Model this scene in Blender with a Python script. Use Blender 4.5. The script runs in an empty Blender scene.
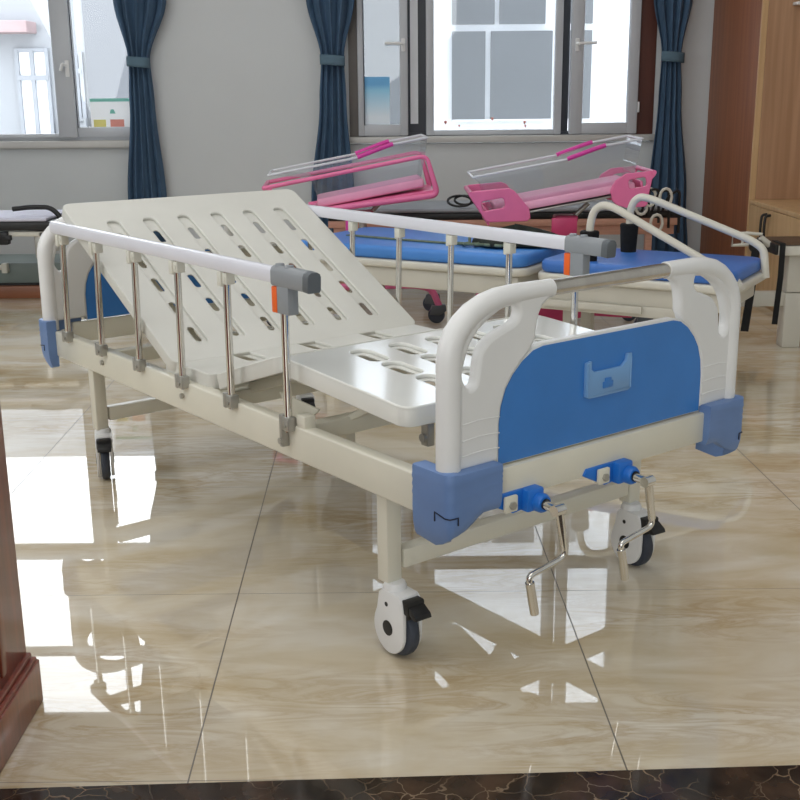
import bpy, bmesh, math, random
from mathutils import Vector, Matrix, Euler
random.seed(7)
C = bpy.context.scene.collection
PI = math.pi
S_ = math.sin; C_ = math.cos
def V(*a): return Vector(a)

# ------------------------------------------------------------------ materials
def lin(c):
    return tuple((x/12.92 if x <= .04045 else ((x+.055)/1.055)**2.4) for x in [v/255 for v in c])
def mat(name, rgb, rough=.5, metal=0., var=.04, scale=6., coat=0., bump=0., spec=.5, wood=None, stretch=(1,1,1)):
    m = bpy.data.materials.new(name); m.use_nodes = True
    nt = m.node_tree; N = nt.nodes; L = nt.links
    b = N['Principled BSDF']
    c = lin(rgb)
    tc = N.new('ShaderNodeTexCoord'); mp = N.new('ShaderNodeMapping')
    mp.inputs['Scale'].default_value = stretch
    L.new(tc.outputs['Object'], mp.inputs['Vector'])
    nz = N.new('ShaderNodeTexNoise'); nz.inputs['Scale'].default_value = scale; nz.inputs['Detail'].default_value = 4
    L.new(mp.outputs['Vector'], nz.inputs['Vector'])
    rp = N.new('ShaderNodeValToRGB')
    c2 = lin(wood) if wood else tuple(x*(1-var*2) for x in c)
    c1 = c if wood else tuple(min(1, x*(1+var)) for x in c)
    rp.color_ramp.elements[0].position = .36; rp.color_ramp.elements[1].position = .64
    rp.color_ramp.elements[0].color = (*c2, 1); rp.color_ramp.elements[1].color = (*c1, 1)
    L.new(nz.outputs['Fac'], rp.inputs['Fac']); L.new(rp.outputs['Color'], b.inputs['Base Color'])
    b.inputs['Roughness'].default_value = rough; b.inputs['Metallic'].default_value = metal
    b.inputs['Coat Weight'].default_value = coat; b.inputs['Coat Roughness'].default_value = .08
    b.inputs['Specular IOR Level'].default_value = spec
    if bump:
        bp = N.new('ShaderNodeBump'); bp.inputs['Strength'].default_value = bump; bp.inputs['Distance'].default_value = .004
        L.new(nz.outputs['Fac'], bp.inputs['Height']); L.new(bp.outputs['Normal'], b.inputs['Normal'])
    return m
def backlit(m):
    """thin paper on a window pane: part of the daylight passes through"""
    N = m.node_tree.nodes; L = m.node_tree.links; b = N['Principled BSDF']
    t = N.new('ShaderNodeBsdfTranslucent'); x = N.new('ShaderNodeMixShader'); x.inputs[0].default_value = .2
    L.new(b.inputs['Base Color'].links[0].from_socket, t.inputs['Color'])
    L.new(b.outputs[0], x.inputs[1]); L.new(t.outputs[0], x.inputs[2]); L.new(x.outputs[0], N['Material Output'].inputs['Surface'])
    return m
def glassy(name, tint, gloss=.08, rough=.02, opac=0., opcol=(255,255,255)):
    m = bpy.data.materials.new(name); m.use_nodes = True
    nt = m.node_tree; N = nt.nodes; L = nt.links
    N.remove(N['Principled BSDF']); out = N['Material Output']
    tr = N.new('ShaderNodeBsdfTransparent'); tr.inputs['Color'].default_value = (*lin(tint), 1)
    gl = N.new('ShaderNodeBsdfGlossy'); gl.inputs['Roughness'].default_value = rough
    lw = N.new('ShaderNodeLayerWeight'); lw.inputs['Blend'].default_value = .35
    mu = N.new('ShaderNodeMath'); mu.operation = 'MULTIPLY_ADD'; mu.inputs[1].default_value = .5; mu.inputs[2].default_value = gloss
    L.new(lw.outputs['Fresnel'], mu.inputs[0])
    mx = N.new('ShaderNodeMixShader'); L.new(mu.outputs[0], mx.inputs[0]); L.new(tr.outputs[0], mx.inputs[1]); L.new(gl.outputs[0], mx.inputs[2])
    last = mx
    if opac:
        df = N.new('ShaderNodeBsdfDiffuse'); df.inputs['Color'].default_value = (*lin(opcol), 1)
        m2 = N.new('ShaderNodeMixShader'); m2.inputs[0].default_value = opac
        L.new(mx.outputs[0], m2.inputs[1]); L.new(df.outputs[0], m2.inputs[2]); last = m2
    L.new(last.outputs[0], out.inputs['Surface'])
    return m

M = dict(
 cream=mat('cream_enamel', (222,218,202), .32, var=.015, coat=.2),
 white=mat('white_plastic', (228,228,227), .35, var=.01),
 abs=mat('glossy_white_abs', (228,228,222), .12, var=.012, coat=.6),
 matt_abs=mat('satin_cream_abs', (212,211,203), .35, var=.015),
 blue=mat('blue_panel', (58,126,202), .35, var=.03),
 bumper=mat('blue_bumper', (106,136,186), .42, var=.04),
 bumper_dark=mat('dark_blue_slot', (20,28,52), .5),
 holder=mat('pale_blue_plastic', (118,164,214), .25, var=.03),
 chrome=mat('chrome', (222,220,216), .1, 1., var=.01),
 steel=mat('brushed_steel', (205,200,192), .22, 1., var=.05, scale=30, stretch=(1,1,.05)),
 zinc=mat('zinc_bracket', (178,176,170), .38, .75, var=.04),
 alu=mat('aluminium_rail', (226,226,234), .28, .15, var=.01),
 grey=mat('grey_plastic', (142,146,150), .42, var=.03),
 dgrey=mat('dark_grey_plastic', (92,97,101), .5, var=.03),
 orange=mat('orange_plastic', (238,100,24), .4, var=.03),
 black=mat('black_plastic', (22,22,23), .45, var=.1),
 tyre=mat('slate_rubber', (58,64,76), .55, var=.05),
 housing=mat('bright_blue_housing', (30,112,205), .35, var=.03),
 clampw=mat('ivory_clamp', (214,212,200), .4, var=.03),
 pink=mat('pink_plastic', (236,116,164), .35, var=.03, coat=.2),
 dpink=mat('deep_pink_plastic', (200,64,110), .4, var=.05),
 hotpink=mat('magenta_edge_strip', (214,58,158), .4, var=.03),
 pinkfab=mat('pink_vinyl', (242,172,202), .5, var=.03),
 bvinyl=mat('blue_vinyl', (76,142,222), .42, var=.04, scale=3),
 cushion=mat('royal_blue_vinyl', (66,122,206), .42, var=.04, scale=3),
 offwhite=mat('off_white_metal', (218,214,202), .4, var=.02),
 foam=mat('black_foam', (16,16,17), .9, var=.15, scale=60, bump=.3),
 bag=mat('dark_olive_fabric', (34,40,34), .85, var=.3, scale=14, bump=.6),
 strapg=mat('olive_webbing', (112,126,106), .8, var=.1, scale=40),
 strapb=mat('black_webbing', (20,20,22), .8, var=.1, scale=40),
 slate=mat('grey_vinyl', (150,154,160), .45, var=.03),
 peach=mat('peach_wood', (206,156,134), .5, var=.05, scale=8, stretch=(1,8,8)),
 sheet=mat('lavender_white_sheet', (214,214,230), .8, var=.02),
 curtain=mat('slate_blue_curtain', (66,92,118), .82, var=.09, scale=5, bump=.1, stretch=(3,3,.6)),
 tieback=mat('tieback_fabric', (88,114,130), .75, var=.05),
 wall=mat('painted_wall', (204,207,208), .7, var=.012, scale=1.5),
 ceil=mat('painted_ceiling', (232,231,227), .8, var=.01),
 frame=mat('window_frame_pvc', (188,191,196), .38, var=.015),
 dframe=mat('dark_aluminium_frame', (38,42,52), .4, var=.05),
 reveal=mat('brown_window_reveal', (84,38,24), .5, var=.08, scale=4, stretch=(6,6,.5)),
 gframe=mat('grey_brown_frame', (104,98,92), .5, var=.05),
 sill=mat('grey_sill', (196,194,190), .4, var=.02),
 redwood=mat('reddish_lacquered_wood', (144,62,40), .3, var=.1, scale=5, coat=.4, wood=(112,44,28), stretch=(12,12,.6)),
 redwood_dark=mat('dark_groove_wood', (60,24,18), .5, var=.1),
 dwood=mat('dark_brown_wood', (152,94,60), .42, scale=3, wood=(132,78,50), stretch=(9,9,.35)),
 mwood=mat('mid_brown_wood', (184,146,114), .42, scale=3, wood=(166,128,96), stretch=(9,9,.35)),
 lwood=mat('light_oak_wood', (206,172,128), .42, scale=3, wood=(192,156,112), stretch=(9,9,.35)),
 brownedge=mat('dark_brown_board', (92,70,50), .5, var=.06), brownbase=mat('brown_base_tile', (148,92,62), .4, var=.06, scale=4, stretch=(.6,6,6)),
 greygreen=mat('grey_green_panel', (120,132,128), .45, var=.03),
 paper=backlit(mat('white_card', (240,242,244), .6, var=.01)),
 teal=mat('teal_print', (130,205,192), .6), yellow=mat('yellow_print', (236,228,140), .6), coral=mat('coral_print', (240,160,148), .6),
 pale_b=mat('pale_building_wall', (138,141,146), .8, var=.02, scale=1), pale_d=mat('added_grey_backing', (94,97,103), .8, var=.02, scale=1), pale_c=mat('grey_building_wall', (122,125,131), .8, var=.02, scale=1),
 facade=mat('white_facade', (226,230,236), .8, var=.02, scale=1),
 fgrey=mat('facade_grey_pane', (116,120,125), .3, var=.03, scale=.8),
 fgrey2=mat('facade_pale_trim', (128,132,139), .5, var=.03), fpink=mat('pale_red_roof', (152,132,134), .7, var=.05),
 ground_out=mat('pale_paving', (196,196,192), .8, var=.03),
 pane=glassy('window_glass', (250,251,252), .02), acry=glassy('clear_acrylic', (244,246,248), .03, .03, .035, (226,230,236)),
 acryrim=glassy('acrylic_rim', (225,230,236), .14, .04, .6, (246,248,252)),
)
def poster_mat():
    m = bpy.data.materials.new('blue_gradient_print'); m.use_nodes = True
    N = m.node_tree.nodes; L = m.node_tree.links; b = N['Principled BSDF']
    tc = N.new('ShaderNodeTexCoord'); sx = N.new('ShaderNodeSeparateXYZ'); L.new(tc.outputs['Generated'], sx.inputs[0])
    rp = N.new('ShaderNodeValToRGB'); L.new(sx.outputs['Z'], rp.inputs[0])
    e = rp.color_ramp.elements; e[0].color = (*lin((232,240,246)),1); e[0].position = .15
    e[1].color = (*lin((150,206,232)),1); e[1].position = .72
    k = e.new(.84); k.color = (*lin((110,176,222)),1)
    L.new(rp.outputs[0], b.inputs['Base Color']); b.inputs['Roughness'].default_value = .5
    return m
M['poster'] = backlit(poster_mat())
TILE, TX, TY = .822, .415, 2.683
def floor_mat():
    m = bpy.data.materials.new('polished_beige_marble_tile'); m.use_nodes = True
    N = m.node_tree.nodes; L = m.node_tree.links; b = N['Principled BSDF']
    geo = N.new('ShaderNodeTexCoord')
    def noise(scale, sc, rot, detail=5, dist=0., rough=.55):
        mp = N.new('ShaderNodeMapping'); mp.inputs['Scale'].default_value = sc; mp.inputs['Rotation'].default_value = (0,0,rot)
        L.new(geo.outputs['Object'], mp.inputs['Vector'])
        n = N.new('ShaderNodeTexNoise'); n.inputs['Scale'].default_value = scale; n.inputs['Detail'].default_value = detail
        n.inputs['Distortion'].default_value = dist; n.inputs['Roughness'].default_value = rough
        L.new(mp.outputs['Vector'], n.inputs['Vector']); return n
    def ramp(n, stops):
        r = N.new('ShaderNodeValToRGB'); e = r.color_ramp.elements
        e[0].position, e[0].color = stops[0][0], (*stops[0][1],1); e[1].position, e[1].color = stops[-1][0], (*stops[-1][1],1)
        for p,c in stops[1:-1]:
            k = e.new(p); k.color = (*c,1)
        L.new(n, r.inputs[0]); return r
    n1 = noise(2.2, (1,2.6,1), -.5, 6, .5)
    r1 = ramp(n1.outputs['Fac'], [(.34, lin((206,190,160))), (.5, lin((217,205,182))), (.64, lin((226,218,202)))])
    n2 = noise(3.0, (1,4.2,1), -.42, 8, 1.1, .62)
    r2 = ramp(n2.outputs['Fac'], [(.40,(0,0,0)), (.475,(.75,.75,.75)), (.5,(1,1,1)), (.525,(.6,.6,.6)), (.6,(0,0,0))])
    n3 = noise(1.3, (1,1.4,1), .2, 3)
    r3 = ramp(n3.outputs['Fac'], [(.42,(0,0,0)), (.62,(1,1,1))])
    mu = N.new('ShaderNodeMath'); mu.operation = 'MULTIPLY'; L.new(r2.outputs[0], mu.inputs[0]); L.new(r3.outputs[0], mu.inputs[1])
    mu2 = N.new('ShaderNodeMath'); mu2.operation = 'MULTIPLY'; mu2.inputs[1].default_value = .62; L.new(mu.outputs[0], mu2.inputs[0])
    mx = N.new('ShaderNodeMix'); mx.data_type = 'RGBA'; L.new(mu2.outputs[0], mx.inputs['Factor'])
    L.new(r1.outputs[0], mx.inputs[6]); mx.inputs[7].default_value = (*lin((176,146,98)),1)
    # joints
    sx = N.new('ShaderNodeSeparateXYZ'); L.new(geo.outputs['Object'], sx.inputs[0])
    def joint(sock, off, w):
        a = N.new('ShaderNodeMath'); a.operation = 'SUBTRACT'; a.inputs[1].default_value = off - TILE/2; L.new(sock, a.inputs[0])
        f = N.new('ShaderNodeMath'); f.operation = 'FLOORED_MODULO'; f.inputs[1].default_value = TILE; L.new(a.outputs[0], f.inputs[0])
        s = N.new('ShaderNodeMath'); s.operation = 'SUBTRACT'; s.inputs[1].default_value = TILE/2; L.new(f.outputs[0], s.inputs[0])
        q = N.new('ShaderNodeMath'); q.operation = 'ABSOLUTE'; L.new(s.outputs[0], q.inputs[0])
        g = N.new('ShaderNodeMath'); g.operation = 'LESS_THAN'; g.inputs[1].default_value = w; L.new(q.outputs[0], g.inputs[0]); return g
    # joints run very slightly off the room axis
    sk = N.new('ShaderNodeMath'); sk.operation = 'MULTIPLY_ADD'; sk.inputs[1].default_value = .021; L.new(sx.outputs['Y'], sk.inputs[0]); L.new(sx.outputs['X'], sk.inputs[2])
    jx = joint(sk.outputs[0], TX+.045, .0016); jy = joint(sx.outputs['Y'], TY, .0009)
    mj = N.new('ShaderNodeMath'); mj.operation = 'MAXIMUM'; L.new(jx.outputs[0], mj.inputs[0]); L.new(jy.outputs[0], mj.inputs[1])
    mx2 = N.new('ShaderNodeMix'); mx2.data_type = 'RGBA'; L.new(mj.outputs[0], mx2.inputs['Factor'])
    L.new(mx.outputs[2], mx2.inputs[6]); mx2.inputs[7].default_value = (*lin((108,99,88)),1)
    L.new(mx2.outputs[2], b.inputs['Base Color'])
    rr = N.new('ShaderNodeMath'); rr.operation = 'MULTIPLY_ADD'; rr.inputs[1].default_value = .5; rr.inputs[2].default_value = .012
    L.new(mj.outputs[0], rr.inputs[0]); L.new(rr.outputs[0], b.inputs['Roughness'])
    b.inputs['IOR'].default_value = 1.8
    # gentle waviness of the polished surface
    n4 = noise(1.6, (1,1,1), 0, 2)
    bp = N.new('ShaderNodeBump'); bp.inputs['Strength'].default_value = .012; bp.inputs['Distance'].default_value = .01
    L.new(n4.outputs['Fac'], bp.inputs['Height']); L.new(bp.outputs['Normal'], b.inputs['Normal'])
    return m
def dark_marble():
    m = bpy.data.materials.new('dark_emperador_marble'); m.use_nodes = True
    N = m.node_tree.nodes; L = m.node_tree.links; b = N['Principled BSDF']
    tc = N.new('ShaderNodeTexCoord')
    nz = N.new('ShaderNodeTexNoise'); nz.inputs['Scale'].default_value = 6; nz.inputs['Detail'].default_value = 5; L.new(tc.outputs['Object'], nz.inputs['Vector'])
    mxv = N.new('ShaderNodeMix'); mxv.data_type = 'VECTOR'; mxv.inputs['Factor'].default_value = .12
    L.new(tc.outputs['Object'], mxv.inputs[4]); L.new(nz.outputs['Color'], mxv.inputs[5])
    vo = N.new('ShaderNodeTexVoronoi'); vo.feature = 'DISTANCE_TO_EDGE'; vo.inputs['Scale'].default_value = 17; L.new(mxv.outputs[1], vo.inputs['Vector'])
    rp = N.new('ShaderNodeValToRGB'); e = rp.color_ramp.elements
    e[0].position = 0; e[0].color = (*lin((150,128,104)),1); e[1].position = .022; e[1].color = (*lin((40,28,21)),1)
    L.new(vo.outputs['Distance'], rp.inputs[0])
    n2 = N.new('ShaderNodeTexNoise'); n2.inputs['Scale'].default_value = 9; n2.inputs['Detail'].default_value = 6; L.new(tc.outputs['Object'], n2.inputs['Vector'])
    r2 = N.new('ShaderNodeValToRGB'); e = r2.color_ramp.elements
    e[0].position = .4; e[0].color = (*lin((26,18,14)),1); e[1].position = .68; e[1].color = (*lin((78,58,44)),1); L.new(n2.outputs['Fac'], r2.inputs[0])
    n3 = N.new('ShaderNodeTexNoise'); n3.inputs['Scale'].default_value = 4; L.new(tc.outputs['Object'], n3.inputs['Vector'])
    r3 = N.new('ShaderNodeValToRGB'); e = r3.color_ramp.elements; e[0].position = .42; e[1].position = .62; L.new(n3.outputs['Fac'], r3.inputs[0])
    lt = N.new('ShaderNodeMix'); lt.data_type = 'RGBA'; lt.blend_type = 'LIGHTEN'
    L.new(r3.outputs[0], lt.inputs['Factor']); L.new(r2.outputs[0], lt.inputs[6]); L.new(rp.outputs[0], lt.inputs[7])
    L.new(lt.outputs[2], b.inputs['Base Color']); b.inputs['Roughness'].default_value = .12
    return m
M['floor'] = floor_mat(); M['emperador'] = dark_marble()

# ------------------------------------------------------------------ mesh building
class MB:
    def __init__(s): s.bm = bmesh.new()
    def add(s, tb, mtx=None):
        me = bpy.data.meshes.new('t'); tb.to_mesh(me); tb.free()
        if mtx is not None: me.transform(mtx)
        s.bm.from_mesh(me); bpy.data.meshes.remove(me); return s
    def box(s, x0, x1, y0, y1, z0, z1, bev=0., seg=2, mtx=None):
        tb = bmesh.new(); bmesh.ops.create_cube(tb, size=1)
        for v in tb.verts:
            v.co = V((x0+x1)/2 + v.co.x*(x1-x0), (y0+y1)/2 + v.co.y*(y1-y0), (z0+z1)/2 + v.co.z*(z1-z0))
        if bev: bmesh.ops.bevel(tb, geom=tb.edges[:], offset=bev, segments=seg, affect='EDGES', profile=.5)
        return s.add(tb, mtx)
    def prism(s, pts, axis, a, b, bev=0., seg=2, mtx=None):
        """outline pts in the two other axes, extruded along axis from a to b"""
        tb = bmesh.new()
        def mk(p, t):
            return {'X': V(t,p[0],p[1]), 'Y': V(p[0],t,p[1]), 'Z': V(p[0],p[1],t)}[axis]
        lo = [tb.verts.new(mk(p,a)) for p in pts]; hi = [tb.verts.new(mk(p,b)) for p in pts]
        tb.faces.new(lo); tb.faces.new(hi[::-1]); n = len(pts)
        for i in range(n): tb.faces.new((lo[i], hi[i], hi[(i+1)%n], lo[(i+1)%n]))
        bmesh.ops.recalc_face_normals(tb, faces=tb.faces[:])
        if bev:
            es = [e for e in tb.edges if e.calc_face_angle(0) > .6]
            bmesh.ops.bevel(tb, geom=es, offset=bev, segments=seg, affect='EDGES', profile=.5)
        return s.add(tb, mtx)
    def plate(s, outline, holes, t, bev=0., mtx=None):
        """flat plate in XY with holes, thickness t below z=0"""
        cu = bpy.data.curves.new('t','CURVE'); cu.dimensions = '2D'; cu.fill_mode = 'BOTH'
        cu.extrude = max(t/2-bev, .0002); cu.bevel_depth = bev; cu.bevel_resolution = 2; cu.offset = -bev
        for pts in [outline]+list(holes):
            sp = cu.splines.new('POLY'); sp.points.add(len(pts)-1); sp.use_cyclic_u = True
            for q,p in zip(sp.points, pts): q.co = (p[0],p[1],0,1)
        o = bpy.data.objects.new('t', cu); C.objects.link(o)
        dg = bpy.context.evaluated_depsgraph_get(); me = bpy.data.meshes.new_from_object(o.evaluated_get(dg))
        bpy.data.objects.remove(o); bpy.data.curves.remove(cu)
        me.transform(Matrix.Translation((0,0,-t/2)))
        if mtx is not None: me.transform(mtx)
        s.bm.from_mesh(me); bpy.data.meshes.remove(me); return s
    def tube(s, path, r, seg=14, closed=False, caps=True, ry=None, up=None):
        P = [Vector(p) for p in path]; n = len(P); tb = bmesh.new(); rings = []
        R = r if isinstance(r,(list,tuple)) else [r]*n
        def tan(i):
            if closed: return (P[(i+1)%n]-P[i-1]).normalized()
            if i == 0: return (P[1]-P[0]).normalized()
            if i == n-1: return (P[-1]-P[-2]).normalized()
            return ((P[i+1]-P[i]).normalized()+(P[i]-P[i-1]).normalized()).normalized()
        t0 = tan(0); u = Vector(up) if up else (V(0,0,1) if abs(t0.z) < .9 else V(1,0,0))
        u = (u - t0*u.dot(t0)).normalized()
        for i in range(n):
            t = tan(i); u = (u - t*u.dot(t)).normalized(); w = t.cross(u)
            k = 1.
            if not closed and 0 < i < n-1:
                c = (P[i+1]-P[i]).normalized().dot(t); k = 1/max(c,.5)
            rings.append([tb.verts.new(P[i] + u*C_(2*PI*j/seg)*(ry if ry else R[i]) + w*S_(2*PI*j/seg)*R[i]) for j in range(seg)])
        m = n if closed else n-1
        for i in range(m):
            a, b = rings[i], rings[(i+1)%n]
            for j in range(seg): tb.faces.new((a[j], a[(j+1)%seg], b[(j+1)%seg], b[j]))
        if caps and not closed: tb.faces.new(rings[0][::-1]); tb.faces.new(rings[-1])
        bmesh.ops.recalc_face_normals(tb, faces=tb.faces[:]); return s.add(tb)
    def sweep(s, prof, path, up, caps=True):
        """profile (a,b) points: a along side, b along up; straight-ish path"""
        P = [Vector(p) for p in path]; n = len(P); tb = bmesh.new(); rings = []; up = Vector(up)
        for i in range(n):
            t = (P[min(i+1,n-1)]-P[max(i-1,0)]).normalized(); w = t.cross(up).normalized(); u = w.cross(t)
            rings.append([tb.verts.new(P[i] + w*a + u*b) for a,b in prof])
        k = len(prof)
        for i in range(n-1):
            for j in range(k): tb.faces.new((rings[i][j], rings[i][(j+1)%k], rings[i+1][(j+1)%k], rings[i+1][j]))
        if caps: tb.faces.new(rings[0][::-1]); tb.faces.new(rings[-1])
        bmesh.ops.recalc_face_normals(tb, faces=tb.faces[:]); return s.add(tb)
    def lathe(s, prof, c, axis='Z', seg=28):
        """prof: (r, h) list; revolve about axis through c"""
        tb = bmesh.new(); rings = []; c = Vector(c)
        for r,h in prof:
            row = []
            for j in range(seg):
                a = 2*PI*j/seg; p,q = r*C_(a), r*S_(a)
                row.append(tb.verts.new(c + {'X':V(h,p,q),'Y':V(p,h,q),'Z':V(p,q,h)}[axis]))
            rings.append(row)
        for i in range(len(prof)-1):
            for j in range(seg): tb.faces.new((rings[i][j], rings[i][(j+1)%seg], rings[i+1][(j+1)%seg], rings[i+1][j]))
        tb.faces.new(rings[0][::-1]); tb.faces.new(rings[-1])
        bmesh.ops.remove_doubles(tb, verts=tb.verts[:], dist=1e-5)
        bmesh.ops.recalc_face_normals(tb, faces=tb.faces[:]); return s.add(tb)
    def grid(s, fn, nu, nv):
        tb = bmesh.new(); g = [[tb.verts.new(fn(i/nu, j/nv)) for i in range(nu+1)] for j in range(nv+1)]
        for j in range(nv):
            for i in range(nu): tb.faces.new((g[j][i], g[j][i+1], g[j+1][i+1], g[j+1][i]))
        return s.add(tb)
    def xf(s, mtx): bmesh.ops.transform(s.bm, matrix=mtx, verts=s.bm.verts[:]); return s
    def flip(s, W):   # mirror across x = W/2
        for v in s.bm.verts: v.co.x = W - v.co.x
        bmesh.ops.reverse_faces(s.bm, faces=s.bm.faces[:]); return s
    def build(s, name, material, parent=None, smooth=True, label=None):
        me = bpy.data.meshes.new(name); s.bm.to_mesh(me); s.bm.free()
        me.materials.append(material)
        if smooth:
            me.polygons.foreach_set('use_smooth', [True]*len(me.polygons)); me.set_sharp_from_angle(angle=math.radians(38))
        o = bpy.data.objects.new(name, me); C.objects.link(o)
        if parent: o.parent = parent
        if label: o['label'] = label
        return o
def tag(o, label, cat, group=None, kind=None):
    o['label'] = label; o['category'] = cat
    if group: o['group'] = group
    if kind: o['kind'] = kind
    return o
def thing(name, label, cat, loc=(0,0,0), rz=0., group=None):
    o = bpy.data.objects.new(name, None); C.objects.link(o); o.empty_display_size = .1
    o.location = loc; o.rotation_euler = (0,0,rz)
    return tag(o, label, cat, group)
def struct(o): o['kind'] = 'structure'; return o
def rrect(x0, x1, y0, y1, r, n=5):
    pts = []
    for cx,cy,a0 in ((x1-r,y1-r,0),(x0+r,y1-r,PI/2),(x0+r,y0+r,PI),(x1-r,y0+r,3*PI/2)):
        for k in range(n+1): a = a0 + PI/2*k/n; pts.append((cx+r*C_(a), cy+r*S_(a)))
    return pts
def fillet(pts, r, n=6):
    P = [Vector(p) for p in pts]; out = [P[0]]
    for i in range(1,len(P)-1):
        a = (P[i-1]-P[i]); b = (P[i+1]-P[i]); ri = min(r, a.length*.48, b.length*.48)
        p = P[i]+a.normalized()*ri; q = P[i]+b.normalized()*ri
        for k in range(n+1):
            t = k/n; out.append(p*(1-t)**2 + P[i]*2*t*(1-t) + q*t*t)
    out.append(P[-1]); return out
def smooth_poly(pts, n=4):
    """closed Catmull-Rom through 2-D points"""
    out = []; m = len(pts)
    for i in range(m):
        p0,p1,p2,p3 = [Vector((*pts[(i+k)%m],0)) for k in (-1,0,1,2)]
        for k in range(n):
            t = k/n
            q = .5*((2*p1)+(p2-p0)*t+(2*p0-5*p1+4*p2-p3)*t*t+(3*p1-p0-3*p2+p3)*t**3); out.append((q.x,q.y))
    return out
def frame_mtx(o, ex, ey, ez):
    m = Matrix((Vector(ex),Vector(ey),Vector(ez))).transposed().to_4x4(); m.translation = Vector(o); return m

# ------------------------------------------------------------------ room shell
D = 8.1
def shell():
    f = MB().box(-4.2,3.0,-4.6,D+.05,-.1,0).build('floor', M['floor'], smooth=False); struct(f)
    a = .0345
    st = MB().box(-4.0,2.8,-.6,0,-.02,.0025).build('trim_1', M['emperador'], smooth=False); struct(st)
    st.location = (0,1.8635,0); st.rotation_euler = (0,0,a); st['label'] = 'dark marble border strip in the floor'
    w = MB()
    w.box(-4.2,3.0,D,D+.22,0,.90).box(-4.2,3.0,D,D+.22,3.62,3.95)
    w.box(-4.2,-3.75,D,D+.22,.9,3.62).box(-1.72,-.33,D,D+.22,.9,3.62).box(1.77,3.0,D,D+.22,.9,3.62)
    struct(w.build('wall_back', M['wall'], smooth=False))
    struct(MB().box(-4.2,-4.0,-4.6,D,0,3.95).build('wall_left', M['wall'], smooth=False))
    struct(MB().box(2.8,3.0,-4.6,D,0,3.95).build('wall_right', M['wall'], smooth=False))
    struct(MB().box(-4.2,3.0,-4.8,-4.6,0,3.95).build('wall_front', M['wall'], smooth=False))
    struct(MB().box(-4.2,3.0,-4.8,D+.22,3.95,4.05).build('ceiling', M['ceil'], smooth=False))
    struct(MB().box(-4.0,2.19,D-.012,D,.0,.1,.003).build('baseboard_back', M['brownbase'], smooth=False))
    struct(MB().box(-3.8,-1.70,D-.05,D+.1,.895,.945,.008).build('trim_2', M['sill']))
    struct(MB().box(-.36,1.80,D-.05,D+.1,.908,.952,.008).build('trim_3', M['sill']))
def ring(mb, x0,x1,z0,z1, y0,y1, w, wb=None, bev=.006):
    wb = wb or w
    mb.box(x0,x0+w,y0,y1,z0,z1,bev).box(x1-w,x1,y0,y1,z0,z1,bev)
    mb.box(x0+w-.002,x1-w+.002,y0,y1,z0,z0+wb,bev).box(x0+w-.002,x1-w+.002,y0,y1,z1-w,z1,bev); return mb
def lever(parent, x, y, z, s):
    h = MB(); h.box(x-.014,x+.014,y-.012,y,z-.05,z+.035,.005)
    h.tube(fillet([(x,y-.01,z),(x,y-.045,z),(x+s*.125,y-.05,z+.003)],.02),.0095)
    return h.build('window_handle', M['white'], parent)
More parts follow.
